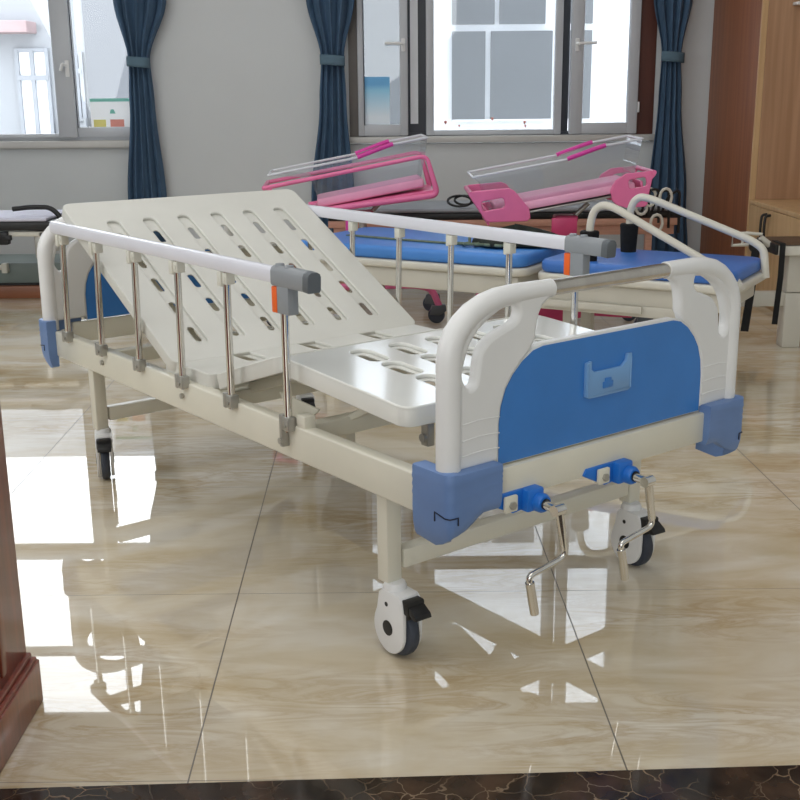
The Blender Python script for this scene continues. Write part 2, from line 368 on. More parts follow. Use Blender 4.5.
def windows():
    Z1 = 3.60
    # left window
    b = MB(); ring(b,-3.75,-1.72,.945,Z1,D+.02,D+.09,.05,.045)
    b.box(-3.7,-1.77,D+.03,D+.08,2.08,2.20,.006).box(-3.7,-1.77,D+.03,D+.08,2.95,3.02,.006)
    w1 = struct(b.build('window_1', M['frame']))
    s = MB(); s.box(-2.345,-2.215,D-.02,D+.05,.965,2.12,.008); s.box(-3.70,-2.345,D-.0,D+.05,.965,.992,.005)
    s.box(-2.22,-1.77,D+.01,D+.05,.965,1.035,.006)
    s.build('window_sash', M['frame'], w1)
    MB().box(-2.217,-2.209,D+.0,D+.04,1.03,2.10).build('seal_or_daylight_strip', M['dframe'], w1)
    MB().box(-3.7,-1.77,D+.052,D+.058,.985,Z1-.05).build('window_pane', M['pane'], w1, smooth=False)
    h = MB(); h.box(-2.262,-2.234,D-.032,D-.02,1.37,1.48,.004); h.tube(fillet([(-2.25,D-.03,1.445),(-2.27,D-.06,1.455),(-2.285,D-.06,1.41)],.01),.011)
    h.build('window_handle', M['white'], w1)
    # right window: dark outer frame, three light sashes
    b = MB(); ring(b,-.33,1.77,.945,Z1,D+.05,D+.16,.06,.03)
    b.box(.07,.205,D+.07,D+.15,.95,Z1-.05) ; b.box(1.13,1.19,D+.07,D+.15,.95,Z1-.05); b.box(-.28,1.72,D+.07,D+.15,2.25,2.33)
    w2 = struct(b.build('window_2', M['dframe'], smooth=False))
    MB().box(-.33,-.268,D-.005,D+.05,.952,Z1).build('window_jamb', M['gframe'], w2, smooth=False)
    MB().box(1.652,1.77,D-.005,D+.05,.952,Z1).build('window_jamb', M['reveal'], w2, smooth=False, label='dark reddish brown jamb')
    def sash(x0,x1,y0,y1,wl,wr,wb,zb):
        s = MB(); s.box(x0,x0+wl,y0,y1,zb,Z1-.06,.008).box(x1-wr,x1,y0,y1,zb,Z1-.06,.008)
        s.box(x0+wl-.003,x1-wr+.003,y0+.004,y1-.004,zb,zb+wb,.006).box(x0+wl-.003,x1-wr+.003,y0+.004,y1-.004,Z1-.13,Z1-.06,.006)
        so = s.build('window_sash', M['frame'], w2)
        MB().box(x0+wl,x1-wr,(y0+y1)/2-.002,(y0+y1)/2+.003,zb+wb,Z1-.13).build('window_pane', M['pane'], so, smooth=False)
        return so
    s1 = sash(-.268,.075,D-.045,D+.02,.042,.055,.075,.958)
    MB().box(-.228,-.221,D-.05,D-.044,1.03,2.6).build('seal_or_daylight_strip', M['dframe'], w2)
    s2 = sash(.2,1.137,D+.02,D+.075,.055,.052,.035,.955)
    s3 = sash(1.187,1.652,D-.045,D+.02,.085,.07,.075,.958)
    MB().box(.093,.146,D+.045,D+.069,1.035,Z1-.2).build('seal_or_daylight_strip', M['paper'], w2, smooth=False)  # white strip put in for the bright outside seen through this gap
    lever(w2, .045, D-.045, 1.565, -1); lever(w2, 1.225, D-.045, 1.555, 1)
    hg = MB(); hg.box(1.652,1.664,D-.05,D-.02,1.10,1.17,.003); hg.build('window_hinge', M['white'], w2)
def posters():
    p = MB().grid(lambda u,v: V(-.236+.186*u, D-.02, 1.035+.317*v),2,2).build('paper_notice', M['poster'], smooth=False)
    tag(p, 'blue and white gradient notice stuck on the narrow window sash', 'notice')
    q = MB().grid(lambda u,v: V(-2.118+.278*u, D-.003, 1.034+.19*v),2,2).build('paper_notice', M['paper'], smooth=False)
    tag(q, 'white card with teal band and yellow and red boxes in left window', 'notice')
    MB().box(-2.118,-1.84,D-.006,D-.0041,1.205,1.226).build('printed_band', M['teal'], q, smooth=False)
    MB().box(-2.10,-2.015,D-.006,D-.0041,1.036,1.085).build('printed_box', M['yellow'], q, smooth=False)
    MB().box(-1.985,-1.89,D-.006,D-.0041,1.036,1.085).build('printed_box', M['coral'], q, smooth=False, label='coral red printed box')
    MB().prism([(-1.985+.0,1.125),(-1.945,1.125),(-1.955,1.15),(-1.965,1.155),(-1.978,1.15)],'Y',D-.006,D-.0041).build('printed_mark', M['teal'], q, smooth=False)
def curtain(label, cx_levels, y, phase, n):
    """cx_levels: (z, left, right) from top to bottom"""
    t = thing('curtain', label, 'curtain', (0,y,0), 0, 'slate blue curtains beside the windows')
    zs = cx_levels
    def lr(z):
        for (za,la,ra),(zb,lb,rb) in zip(zs, zs[1:]):
            if zb <= z <= za:
                k = (za-z)/(za-zb); k = k*k*(3-2*k) if True else k; return la+(lb-la)*k, ra+(rb-ra)*k
        return zs[-1][1:]
    ztop, zbot = zs[0][0], zs[-1][0]
    def fn(u,v):
        z = ztop+(zbot-ztop)*v; l,r = lr(z); w = r-l
        amp = .010+.055*w
        ph = 2*PI*n*u+phase+.5*S_(z*2.1+phase)*u
        x = l+w*(u+.012*S_(2*ph)); yy = -amp*S_(ph)-.16*amp*S_(2.3*ph+1.3) + .0*u
        yy -= .05*S_(PI*u)*min(1, w/.3)
        return V(x, yy, z)
    c = MB().grid(fn, 150, 90).build('drape', M['curtain'], t)
    sm = c.modifiers.new('thick','SOLIDIFY'); sm.thickness = .004
    l,r = lr(1.465); tb = MB()
    def ell(u,v):
        a = 2*PI*u; return V((l+r)/2+((r-l)/2+.002)*C_(a), -.04+.050*S_(a), 1.492-.066*v-.006*C_(a))
    tb.grid(ell, 40, 3); o = tb.build('tieback', M['tieback'], t); so = o.modifiers.new('thick','SOLIDIFY'); so.thickness = .006
    return t
def curtains():
    curtain('slate blue tied curtain leftmost in the photo, beside the left window', [(3.5,-2.06,-1.38),(2.3,-1.93,-1.47),(1.87,-1.88,-1.53),(1.465,-1.804,-1.667),(1.2,-1.816,-1.655),(.53,-1.872,-1.615),(.1,-1.90,-1.58)], D-.11, .4, 4.5)
    curtain('slate blue tied curtain at the left jamb of the middle window', [(3.5,-.82,-.1),(2.3,-.67,-.22),(1.87,-.60,-.275),(1.465,-.508,-.355),(1.2,-.525,-.345),(.53,-.60,-.30),(.1,-.64,-.27)], D-.11, 1.1, 4.2)
    curtain('slate blue tied curtain between the middle window and the wood wardrobe', [(3.5,1.52,2.12),(2.3,1.66,2.03),(1.87,1.71,1.985),(1.465,1.783,1.922),(1.2,1.775,1.94),(.53,1.735,2.01),(.1,1.72,2.04)], D-.11, 2.0, 4.6)

# ------------------------------------------------------------------ outside the windows
def outside():
    g = MB().box(-30,30,D+.4,40,-.4,-.3).build('ground', M['ground_out'], smooth=False); struct(g)
    f = thing('building', 'white glazed building front seen through the middle window', 'building', (0,10.0,0))
    MB().box(-.36,2.0,.12,.3,-.3,5.5).build('facade_wall', M['facade'], f, smooth=False)
    MB().box(-1.6,-.36,.11,.3,-.3,5.5).build('facade_wall', M['pale_c'], f, smooth=False, label='grey stretch of outer wall')
    MB().box(2.0,4.2,.11,.3,-.3,5.5).build('facade_wall', M['pale_b'], f, smooth=False, label='pale grey stretch of outer wall')
    k = 10.1/8.25
    for x0,x1,z0,z1 in ((.47,.83,1.80,2.9),(.87,1.26,1.80,2.9),(.47,.755,1.02,1.745),(.80,1.325,1.02,1.745),(1.40,1.66,1.02,1.745),(1.40,1.66,1.80,2.9),(-.30,.06,.9,2.9)):
        p = MB().box(x0,x1,.095,.125,z0,z1).build('facade_pane', M['fgrey'], f, smooth=False)
    MB().box(.48,1.32,.085,.096,1.005,1.02).build('ledge', M['facade'], f, smooth=False)
    b = thing('building', 'pale overexposed building with pinkish roof edge outside the left window', 'building', (0,15,0))
    MB().box(-3.95,-2,.07,.1,-.3,3.5).build('facade_wall', M['pale_d'], b, smooth=False, label='grey wall section added behind the right pane')  # wall section added outside so the right pane reads grey
    MB().box(-9,-1.5,.1,6,-.3,3.6).build('facade_wall', M['pale_b'], b, smooth=False)
    k = 1.83
    MB().box(-9,-4.55,-.3,.5,2.02,2.16,.01).build('roof_edge', M['fpink'], b, smooth=False)
    for x0,x1,z0,z1 in ((-4.85,-4.42,.55,1.85),(-4.16,-3.99,.95,1.8)):
        fr = MB(); ring(fr,x0,x1,z0,z1,.05,.12,.05); fr.box((x0+x1)/2-.025,(x0+x1)/2+.025,.045,.12,z0+.02,z1-.02).box(x0+.02,x1-.02,.04,.12,z0+.72*(z1-z0)-.03,z0+.72*(z1-z0)+.03)
        w = fr.build('facade_window', M['fgrey2'], b, smooth=False)
        MB().box(x0+.05,x1-.05,.085,.115,z0+.05,z1-.05).build('facade_pane', M['facade'], w, smooth=False)
    fr = MB(); ring(fr,-4.32,-3.98,.45,.98,-.02,.1,.04); w = fr.build('signboard', M['fgrey'], b, smooth=False)
    MB().box(-4.28,-4.02,.02,.08,.49,.94).build('sign_panel', M['pale_b'], w, smooth=False)
    MB().box(-4.75,-4.35,-.4,.1,.0,.5,.02).build('low_wall', M['fgrey2'], b)
    # tiny pink stickers low on the middle pane
    for i,(x,z,r) in enumerate(((.335,1.045,.011),(.43,1.02,.007),(.66,1.065,.010),(.885,1.04,.010),(.89,1.015,.008))):
        s = MB().lathe([(0,-.001),(r,-.001),(r,.001),(0,.001)], (x,D+.03,z), 'Y', 10); s.box(x-r*.3,x+r*.3,D+.029,D+.031,z-r*1.5,z)
        tag(s.build('sticker', M['coral']), 'tiny pink sticker low on the middle window pane', 'sticker', 'pink stickers on the window pane')

# ------------------------------------------------------------------ main hospital bed
W, LB = .95, 2.15
def caster(parent, x, y, rz, pedal=True):
    """covered double-plate caster; wheel rolls along local y"""
    m = Matrix.Translation((x,y,0)) @ Matrix.Rotation(rz,4,'Z')
    r = .0625; h = MB()
    def plate_pts():
        pts = []
        for k in range(25):
            a = PI*.97 + (PI*1.18)*k/24; pts.append((.006+.056*C_(a), .066+.058*S_(a)))
        pts += [(.050,.105),(.042,.145),(.030,.157),(-.034,.157),(-.045,.147),(-.050,.12),(-.0505,.09)]
        return pts
    for sx in (-1,1):
        a,b = (-.0275,-.0175) if sx < 0 else (.0175,.0275)
        h.prism(plate_pts(),'X',a,b,.0022)
    h.box(-.022,.022,-.042,.032,.132,.158,.006); h.lathe([(0,.155),(.027,.155),(.027,.163),(.023,.172),(0,.172)],(0,.016,0),'Z',24)
    cs = h.xf(m).build('caster', M['white'], parent)
    MB().lathe([(0,-.015),(.052,-.015),(.0595,-.012),(r,-.006),(r,.006),(.0595,.012),(.052,.015),(0,.015)],(0,.0,r+.0005),'X',40).xf(m).build('wheel', M['tyre'], cs)
    for sx in (-1,1):
        MB().lathe([(0,sx*.027),(.018,sx*.027),(.018,sx*.0287),(.015,sx*.0295),(0,sx*.028)],(0,.008,.068),'X',24).xf(m).build('hub_cap', M['black'], cs)
        MB().lathe([(0,sx*.027),(.0055,sx*.027),(.0055,sx*.0285),(0,sx*.0285)],(0,.012,.125),'X',14).xf(m).build('axle_hole', M['black'], cs)
    p = MB(); p.box(-.024,.024,-.064,-.034,.118,.152,.005); p.prism([(-.064,.126),(-.064,.142),(-.088,.128),(-.092,.118),(-.080,.116)],'X',-.022,.022,.002); p.box(-.018,.018,-.055,-.04,.105,.12,.003)
    p.xf(m).build('brake_pedal', M['black'], cs)
    return cs

def endboard(bed, yf, sgn, name):
    """yf: outer face plane; sgn +1 when the outer face looks to -y (foot), -1 for the head"""
    outer = [(.000,.500),(.000,.735),(.006,.765),(.020,.792),(.042,.815),(.070,.835),(.105,.851),(.150,.860),(.215,.862),(.300,.861),(.306,.855),(.306,.827),(.300,.821),(.290,.812),(.280,.795),(.273,.770),(.270,.742),(.262,.732)]
    inner = [(.240,.722),(.216,.702),(.190,.676),(.172,.650),(.160,.615),(.155,.580),(.154,.500)]
    hole = smooth_poly([(.053,.700),(.060,.676),(.072,.667),(.085,.675),(.090,.700),(.097,.735),(.120,.760),(.155,.775),(.186,.784),(.199,.797),(.200,.814),(.188,.824),(.150,.814),(.105,.790),(.072,.755)],4)
    ya = yf+.004 if sgn > 0 else yf-.036
    for side in (0,1):
        b = MB()
        mt = frame_mtx((0,ya,0),(1,0,0),(0,0,1),(0,-1,0))
        o2 = [(max(x,.014) if z < .76 else x+.006, z if z < .76 else z-.011) for x,z in outer[:9]]+[(.296,.850),(.300,.846),(.300,.833),(.292,.824)]+[(x-.019,z) for x,z in outer[13:]]
        b.plate(o2+[(x-.002,z) for x,z in inner], [hole], .030, .0095, mt)
        path = [(.026,ya+.015,.47),(.026,ya+.015,.60),(.026,ya+.015,.72)] + [(.026+ (q[0]),ya+.015,q[1]) for q in ((.001,.735),(.005,.757),(.016,.779),(.034,.798),(.058,.816),(.088,.829),(.124,.8375),(.17,.841),(.22,.842))] + [(.302,ya+.015,.842)]
        b.tube(path, [.0255]*3+[.0255,.025,.0245,.024,.0235,.023,.022,.021,.020,.0195], 18)
        for k,z in enumerate((.530,.562,.596)):   # shallow moulded ripples on the outer face
            pr = [(.050+ .10*t, z+.003*S_(t*3.1)) for t in [i/8 for i in range(9)]]
            yo = ya-.0002 if sgn > 0 else ya+.0302
            b.tube([(p[0],yo,p[1]) for p in pr], .0013, 6)
        if side: b.xf(Matrix.Diagonal((.91,1,1,1))).flip(W-.006)
        b.build('side_frame', M['white'], bed)
    return ya
def bumper(bed, cornerx, y, fx, fy):
    """wrap-round corner guard; fx=+1 runs to +x along the end, fy=+1 runs to +y along the side"""
    fl, sl, th = .142, (.118 if fy > 0 else .080), .034
    r = .018; st = []
    # stations along the outer face: (pos, normal, bottom z, top z)
    for x,zb in ((fl,.406),(.122,.4065),(.100,.4065),(.088,.401),(.072,.390),(.05,.378),(.03,.372)): st.append((x,0,0,-1,zb,.505))
    for k in range(7):
        a = -PI/2 - PI/2*k/6; st.append((r+r*C_(a), r+r*S_(a), C_(a), S_(a), .370-.006*k/6, .507))
    for yy,zb in ((.035,.352),(.056,.344),(.07,.345),(sl,.350)): st.append((0,yy,-1,0,zb,.506))
    rows = [(1.0,-.005),(.99,-.001),(.96,.0),(.90,.0),(.84,.0012),(.79,-.0008),(.73,.0008),(.68,-.0008),(.62,.0008),(.57,-.0004),(.42,0),(.2,-.0015),(.06,-.006),(0,-.011)]
    tb = bmesh.new(); cols = []
    for x,yy,nx,ny,zb,zt in st:
        c = [tb.verts.new(V(x+nx*o, yy+ny*o, zb+(zt-zb)*f)) for f,o in rows]
        inn = [tb.verts.new(V(min(max(x-nx*th,th if nx else x),fl), max(yy-ny*th, th if ny else yy), zz)) for zz in (zb, zt)]
        cols.append(c+inn)
    n = len(cols[0])
    for a,b in zip(cols, cols[1:]):
        for j in range(n):
            k = (j+1)%n
            try: tb.faces.new((a[j],a[k],b[k],b[j]))
            except ValueError: pass
    tb.faces.new(cols[0]); tb.faces.new(cols[-1][::-1])
    bmesh.ops.remove_doubles(tb, verts=tb.verts[:], dist=1e-5)
    m = Matrix.Translation((cornerx,y,0)) @ Matrix.Diagonal((fx,fy,1,1))
    bmesh.ops.transform(tb, matrix=m, verts=tb.verts[:]); bmesh.ops.recalc_face_normals(tb, faces=tb.faces[:])
    o = MB().add(tb).build('corner_bumper', M['bumper'], bed)
    s = MB()
    pts = [(.022,-.0006,.400),(.022,-.0006,.4165),(.012,-.001,.4165),(.004,.004,.415),(-.0006,.014,.4155),(-.0008,.030,.4185),(-.0008,.046,.4215),(-.0008,.046,.402)]
    s.tube(pts, .0016, 6); s.xf(m); s.build('latch_slot', M['bumper_dark'], o)
    return o

def slotted_panel(mtx, wdt, ln, cols, groove, slots, sw, t, r=.03, lip=.036):
    """moulded panel: grooves on top, through slots in the bottom of each groove"""
    b = MB(); out = rrect(0,wdt,0,ln,r,6)
    gr = []
    for c in cols:
        for (a,bb) in groove: gr.append(rrect(c-sw*1.05,c+sw*1.05,a,bb,sw*.9,5))
    b.plate(out, gr, .010, .0035, mtx)
    holes = []
    for c in cols:
        for (a,bb) in slots: holes.append(rrect(c-sw*.52,c+sw*.52,a,bb,sw*.5,5))
    b.plate(rrect(.012,wdt-.012,.012,ln-.012,r-.008,6), holes, .004, .0006, mtx @ Matrix.Translation((0,0,-.0095)))
    b.plate(rrect(.0,wdt,.0,ln,r,6), [rrect(.014,wdt-.014,.014,ln-.014,r-.01,6)], lip-.003, .003, mtx @ Matrix.Translation((0,0,-.003)))
    return b

def hospital_bed():
    bed = thing('hospital_bed', 'white and blue two-crank hospital bed with raised slotted backrest in foreground', 'hospital bed', (.0963,2.1151,0), .6624)
    # end boards
    for yf,sgn in ((0.016,1),(LB-.016,-1)):
        ya = endboard(bed, yf, sgn, '')
        # panel in the middle
        cur = [(.149,.490),(.149,.580),(.154,.617),(.167,.653),(.186,.680),(.214,.706),(.245,.724),(.275,.7305)]
        pts = cur + [(W-.006-.91*x,z) for x,z in cur[::-1]]
        MB().prism(pts,'Y',ya+.005,ya+.025,.001).build('panel_core', M['white'], bed)
        pin = [(.152,.492),(.152,.580),(.157,.616),(.170,.651),(.189,.677),(.216,.702),(.246,.7195),(.275,.7255)]
        pts2 = pin + [(W-.006-.91*x,z) for x,z in pin[::-1]]
        blue = MB().prism(pts2,'Y',ya+.0035,ya+.0048); blue.prism(pts2,'Y',ya+.0252,ya+.0265)
        blue.build('blue_panel', M['blue'], bed, label='flat blue end panel')
        g = MB().tube([(.296,ya+.015,.842),(W-.28,ya+.015,.842)],.0168,20); g.build('push_bar', M['steel'], bed)
        # crossbar
        if sgn > 0: MB().box(.10,W-.10,.012,.042,.4135,.486,.004).build('end_rail', M['cream'], bed)
        else: MB().box(.10,W-.10,LB-.042,LB-.012,.4135,.486,.004).build('end_rail', M['cream'], bed)
        if sgn > 0:
            # card holder
            h = MB(); y0 = ya-.001
            h.prism([(.400,.594),(.400,.669),(.415,.673),(.415,.654),(.424,.647),(.514,.647),(.528,.657),(.532,.673),(.545,.673),(.547,.594),(.536,.589),(.411,.589)],'Y',y0-.004,y0+.0045,.0012)
            ho = h.build('card_holder', M['holder'], bed, label='pale blue plastic card holder')
            e = MB(); e.box(.452,.484,y0-.0062,y0-.0038,.606,.621,.001); e.box(.458,.478,y0-.0062,y0-.0038,.617,.629,.001); e.build('thumb_notch', M['blue'], ho)
            e = MB(); e.tube([(.404,y0-.0042,.665),(.404,y0-.0042,.595),(.543,y0-.0042,.595),(.543,y0-.0042,.665)],.0018,6); e.build('holder_rim', M['holder'], ho)
    for cx,y,fx,fy in ((-.005,-.006,1,1),(W+.005,-.006,-1,1),(-.005,LB+.006,1,-1),(W+.005,LB+.006,-1,-1)): bumper(bed,cx,y,fx,fy)
    # long rails
    for side in (0,1):
        b = MB(); b.box(.024,.060,.085,LB-.070,.384,.471,.006,3)
        if side: b.flip(W)
        b.build('side_rail', M['cream'], bed)
    # legs with casters
    for y in (.288,1.862):
        b = MB(); b.box(.095,W-.095,y-.02,y+.02,.195,.240,.004); b.build('leg_crossbar', M['cream'], bed)
        for side in (0,1):
            b = MB(); b.box(.047,.089,y-.020,y+.020,.168,.394,.005)
            if side: b.flip(W)
            b.build('leg', M['cream'], bed)
            rz = -.03 if y < 1 else -.40
            if y < 1 and side: rz = -.10
            caster(bed, .067 if not side else W-.083, y-(.036 if y < 1 else .018), rz)
    # foot-end tube that closes the frame + inner cross members
    for i,y in enumerate((.62,1.02,1.28,1.70)):
        MB().box(.062,W-.062,y-.02,y+.02,.418,.462,.004).build('cross_member', M['cream'], bed)
    # mattress platform sections
    X0 = .047; PWD = W-2*X0
    cols6 = [.128+.125*k for k in range(6)]
    up = Vector((0,.72,.388)).normalized(); nrm = V(1,0,0).cross(up); XB = .034
    mt = frame_mtx((XB,1.228,.507), (1,0,0), up, nrm)
    bk = slotted_panel(mt, W-2*XB, .835, cols6, [(.072,.72)], [(.090+.125*k,.090+.125*k+.070) for k in range(5)], .021, .03)
    bk.build('backrest_section', M['matt_abs'], bed, label='satin slotted backrest section raised at an angle')
    fr = MB()
    for x in (.18,W-.18): fr.prism([(1.26,.475),(1.26,.45),(1.88,.778),(1.87,.800)],'X',x-.015,x+.015,.003)
    for y,z in ((1.45,.545),(1.75,.705)): fr.box(.18,W-.18,y-.015,y+.015,z,z+.03,.003)
    fr.build('backrest_frame', M['cream'], bed)
    mt = frame_mtx((X0,1.045,.508),(1,0,0),(0,1,0),(0,0,1))
    b = slotted_panel(mt, PWD, .285, [.2,.43,.66], [(.07,.22)], [(.10,.19)], .03, .03, lip=.042); b.build('seat_section', M['matt_abs'], bed)
    up = Vector((0,-.325,.108)).normalized(); mt = frame_mtx((X0+PWD,1.032,.510),(-1,0,0),up,V(-1,0,0).cross(up))
    b = slotted_panel(mt, PWD, .345, [.2,.43,.66], [(.10,.26)], [(.13,.23)], .03, .03, lip=.042); b.build('thigh_section', M['matt_abs'], bed)
    up = Vector((0,-.47,-.028)).normalized(); mt = frame_mtx((X0+PWD,.680,.622),(-1,0,0),up,V(-1,0,0).cross(up))
    cols5 = [.188+.12*k for k in range(5)]
    b = slotted_panel(mt, PWD, .485, cols5, [(.045,.16),(.175,.29),(.305,.42)], [(.062,.15),(.192,.28),(.322,.408)], .027, .03, .035, .046)
    b.build('foot_section', M['abs'], bed, label='glossy slotted foot section')
    for x in (.16,W-.16):
        b = MB(); b.prism([(1.02,.475),(1.02,.445),(.70,.55),(.70,.58)],'X',x-.015,x+.015,.003); b.prism([(.68,.578),(.68,.55),(.24,.53),(.24,.55)],'X',x-.012,x+.012,.003)
        b.build('support_arm', M['cream'], bed)
    b = MB(); b.box(.12,W-.12,.69,.73,.535,.565,.003); b.build('support_bar', M['cream'], bed)
    # knee-lift linkage
    for x in (.20,W-.20):
        b = MB(); b.prism([(.615,.445),(.635,.425),(.655,.44),(.49,.53),(.475,.515)],'X',x-.010,x+.010,.003); b.lathe([(0,-.018),(.014,-.018),(.014,.018),(0,.018)],(x,.634,.445),'X',18)
        b.build('link_arm', M['cream'], bed)
        b = MB(); b.box(x-.016,x+.016,.615,.655,.36,.425,.004); b.build('link_bracket', M['cream'], bed)
    for xg in (.11,W-.116): MB().prism([(.80,.50),(.62,.49),(.70,.425),(.745,.425)],'X',xg,xg+.006,.001).build('gusset', M['cream'], bed)
    # foot-side bracket under the foot section
    b = MB(); b.box(.15,.17,.25,.275,.475,.545,.003); b.lathe([(0,-.006),(.010,-.006),(.010,.006),(0,.006)],(.148,.262,.495),'X',16); b.build('hinge_bracket', M['zinc'], bed)
    # guards
    def guard(side):
        mir = (lambda o: o.flip(W)) if side else (lambda o: o)
        dy = 0. if not side else -.055
        prof = [(-.012,-.018),(.012,-.018),(.0145,-.014),(.0145,.009),(.012,.015),(.006,.0185),(-.006,.0185),(-.012,.015),(-.0145,.009),(-.0145,-.014)]
        b = MB().sweep(prof,[(.017,.62+dy,.829),(.017,1.99+dy,.829)],(0,0,1)); top = mir(b).build('guard_handrail', M['alu'], bed)
        c = MB(); p2 = [(a*1.22,bb*1.26) for a,bb in prof]
        c.sweep(p2,[(.017,.50+dy,.829),(.017,.640+dy,.829)],(0,0,1)); c.box(.002,.032,.572+dy,.622+dy,.742,.812,.004)
        c.lathe([(0,0),(.012,0),(.010,.006),(0,.007)],(.017,.625+dy,.851),'Z',14); c.lathe([(0,0),(.012,0),(.010,.006),(0,.007)],(.017,.585+dy,.851),'Z',14)
        cap = mir(c).build('guard_end_cap', M['grey'], bed)
        e = MB().sweep([(a*1.23,bb*1.27) for a,bb in prof],[(.017,.484+dy,.8275),(.017,.505+dy,.829)],(0,0,1))
        mir(e).build('end_cap_face', M['dgrey'], cap)
        o = MB(); o.box(.0025,.0315,.622+dy,.645+dy,.742,.804,.003); mir(o).build('release_lever', M['orange'], cap, label='orange release lever')
        for i in range(6):
            y = (.612 if i == 0 else .616+.2662*i)+dy
            ty = y-.004*i
            p = MB().tube([(.017,y,.455),(.017,ty,.81)],.0098,16); post = mir(p).build('guard_post', M['chrome'], bed)
            k = MB()
            if i: k.box(.001,.022,ty+.002,ty+.022,.772,.810,.003); k.box(.006,.032,ty-.018,ty+.004,.778,.808,.003); k.lathe([(0,0),(.006,0),(.006,.005),(0,.005)],(.004,ty-.008,.793),'X',10)
            if i: mir(k).build('top_clamp', M['clampw'], post)
            k = MB(); k.box(.004,.030,y-.0175,y+.011,.458,.492,.003); k.box(.003,.024,y+.009,y+.022,(.415 if i == 0 else .456),.496,.0025); k.lathe([(0,-.004),(.006,-.004),(.006,.004),(0,.004)],(.004,y-.004,.472),'X',10)
            mir(k).build('bottom_bracket', M['zinc'], post)
            if i in (0,2,4):
                k = MB(); k.lathe([(0,-.004),(.008,-.004),(.007,.004),(0,.004)],((.003 if i == 0 else .020),y+.016,.430),'X',14); mir(k).build('bolt', M['zinc'], bed)
    guard(0); guard(1)
    for side in (0,1):
        b = MB().box(.026,.058,.556,.592,.468,.500,.003)
        if side: b.flip(W)
        b.build('guard_stop', M['cream'], bed)
    # cranks under the foot rail
    for xs in (.235,.517):
        b = MB()
        b.box(xs-.030,xs+.018,-.012,.06,.382,.432,.006); b.lathe([(0,-.03),(.017,-.03),(.021,-.024),(.021,0),(0,0)],(xs+.002,.0,.401),'Y',22)
        b.prism([(xs-.125,.418),(xs-.115,.432),(xs-.025,.432),(xs-.025,.386),(xs-.055,.383)],'Y',.006,.03,.002)
        hs = b.build('crank_housing', M['housing'], bed, label='bright blue crank bearing housing')
        b = MB(); b.box(xs-.088,xs-.052,-.006,.004,.392,.428,.004); b.build('mount_plate', M['cream'], hs)
        b = MB().lathe([(0,-.012),(.009,-.012),(.009,-.004),(0,-.004)],(xs-.07,0,.408),'Y',6); b.build('bolt', M['zinc'], hs)
        b = MB().lathe([(0,-.034),(.012,-.034),(.012,-.028),(0,-.028)],(xs+.002,0,.401),'Y',18); b.build('bearing_ring', M['black'], hs)
        b = MB().tube([(xs,.03,.401),(xs,.24,.401)],.011,12); b.build('drive_shaft', M['steel'], bed)
        c = MB(); c.tube([(xs,-.022,.401),(xs+.001,-.066,.399)],.0095,14); c.lathe([(0,-.013),(.012,-.013),(.012,.013),(0,.013)],(xs+.002,-.068,.399),'X',18)
        a = V(xs+.003,-.068,.399); k1 = V(xs+.030,-.064,.287); k2 = V(xs-.072,-.060,.268); k3 = V(xs-.050,-.058,.178)
        pth = fillet([a,k1,k2,k3+(k2-k3)*.75],.018,6); c.tube(pth,.0068,12)
        c.tube([a+(k1-a)*.06,a+(k1-a)*.46],.0098,14); c.tube([a+(k1-a)*.46,a+(k1-a)*.84],.0088,14)
        c.build('crank', M['chrome'], bed)
        g = MB().tube([k2+(k3-k2)*.16,k3],.0098,16); g.build('crank_grip', M['chrome'], bed)
    return bed

# ------------------------------------------------------------------ blue two-section treatment bed
def treatment_bed():
    O = V(.56,4.86,0); rz = math.atan2(-.51,.86)
    t = thing('treatment_bed', 'off-white treatment bed with two blue pads and arched grab rails behind hospital bed', 'treatment bed', O, rz)
    def pad(x0,x1,y1,m,zb,zt):
        b = MB(); b.prism(rrect(x0,x1,0,y1,.07,6),'Z',zb,zt,.018,3); return b.build('mattress_pad', m, t)
    pad(-1.25,-.03,.68,M['bvinyl'],.500,.558)
    pad(.035,.875,.52,M['cushion'],.492,.545)
    for x0,x1,y1,z in ((-1.26,-.02,.69,.462),(.022,.895,.535,.455)):
        MB().prism(rrect(x0,x1,-.012,y1,.075,6),'Z',z,z+.036,.012,3).build('pad_tray', M['offwhite'], t)
    MB().box(-1.22,-.06,.02,.62,.372,.460,.010).build('bed_base', M['offwhite'], t)
    MB().box(.03,.84,.03,.50,.375,.452,.01).build('bed_base', M['offwhite'], t)
    b = MB(); b.box(.06,.50,.012,.032,.345,.3765,.003); b.box(.04,.80,.03,.075,.33,.377,.004); b.build('lower_rail', M['offwhite'], t)
    for x,y in ((-1.1,.1),(-1.1,.55),(.08,.28),(.08,.5)):
        l = MB(); l.box(x-.025,x+.025,y-.025,y+.025,.0,.345,.004); l.build('leg', M['offwhite'], t)
    for y,pp in ((.08,[(.239,.53),(.240,.70),(.256,.757),(.294,.782),(.350,.768),(.790,.545),(.862,.508),(.885,.465)]),(.42,[(.293,.53),(.294,.725),(.308,.768),(.338,.789),(.391,.780),(.835,.622),(.885,.590),(.90,.470)])):
        xa = pp[0][0]
        pth = fillet([(x,y,z) for x,z in pp],.04,5)
        r = MB().tube(pth,.0165,16); ro = r.build('grab_rail', M['offwhite'], t)
        s = MB().lathe([(0,0),(.034,0),(.041,.12),(.036,.125),(0,.125)],(xa,y,.545),'Z',22); s.build('foam_sleeve', M['foam'], ro)
    return t
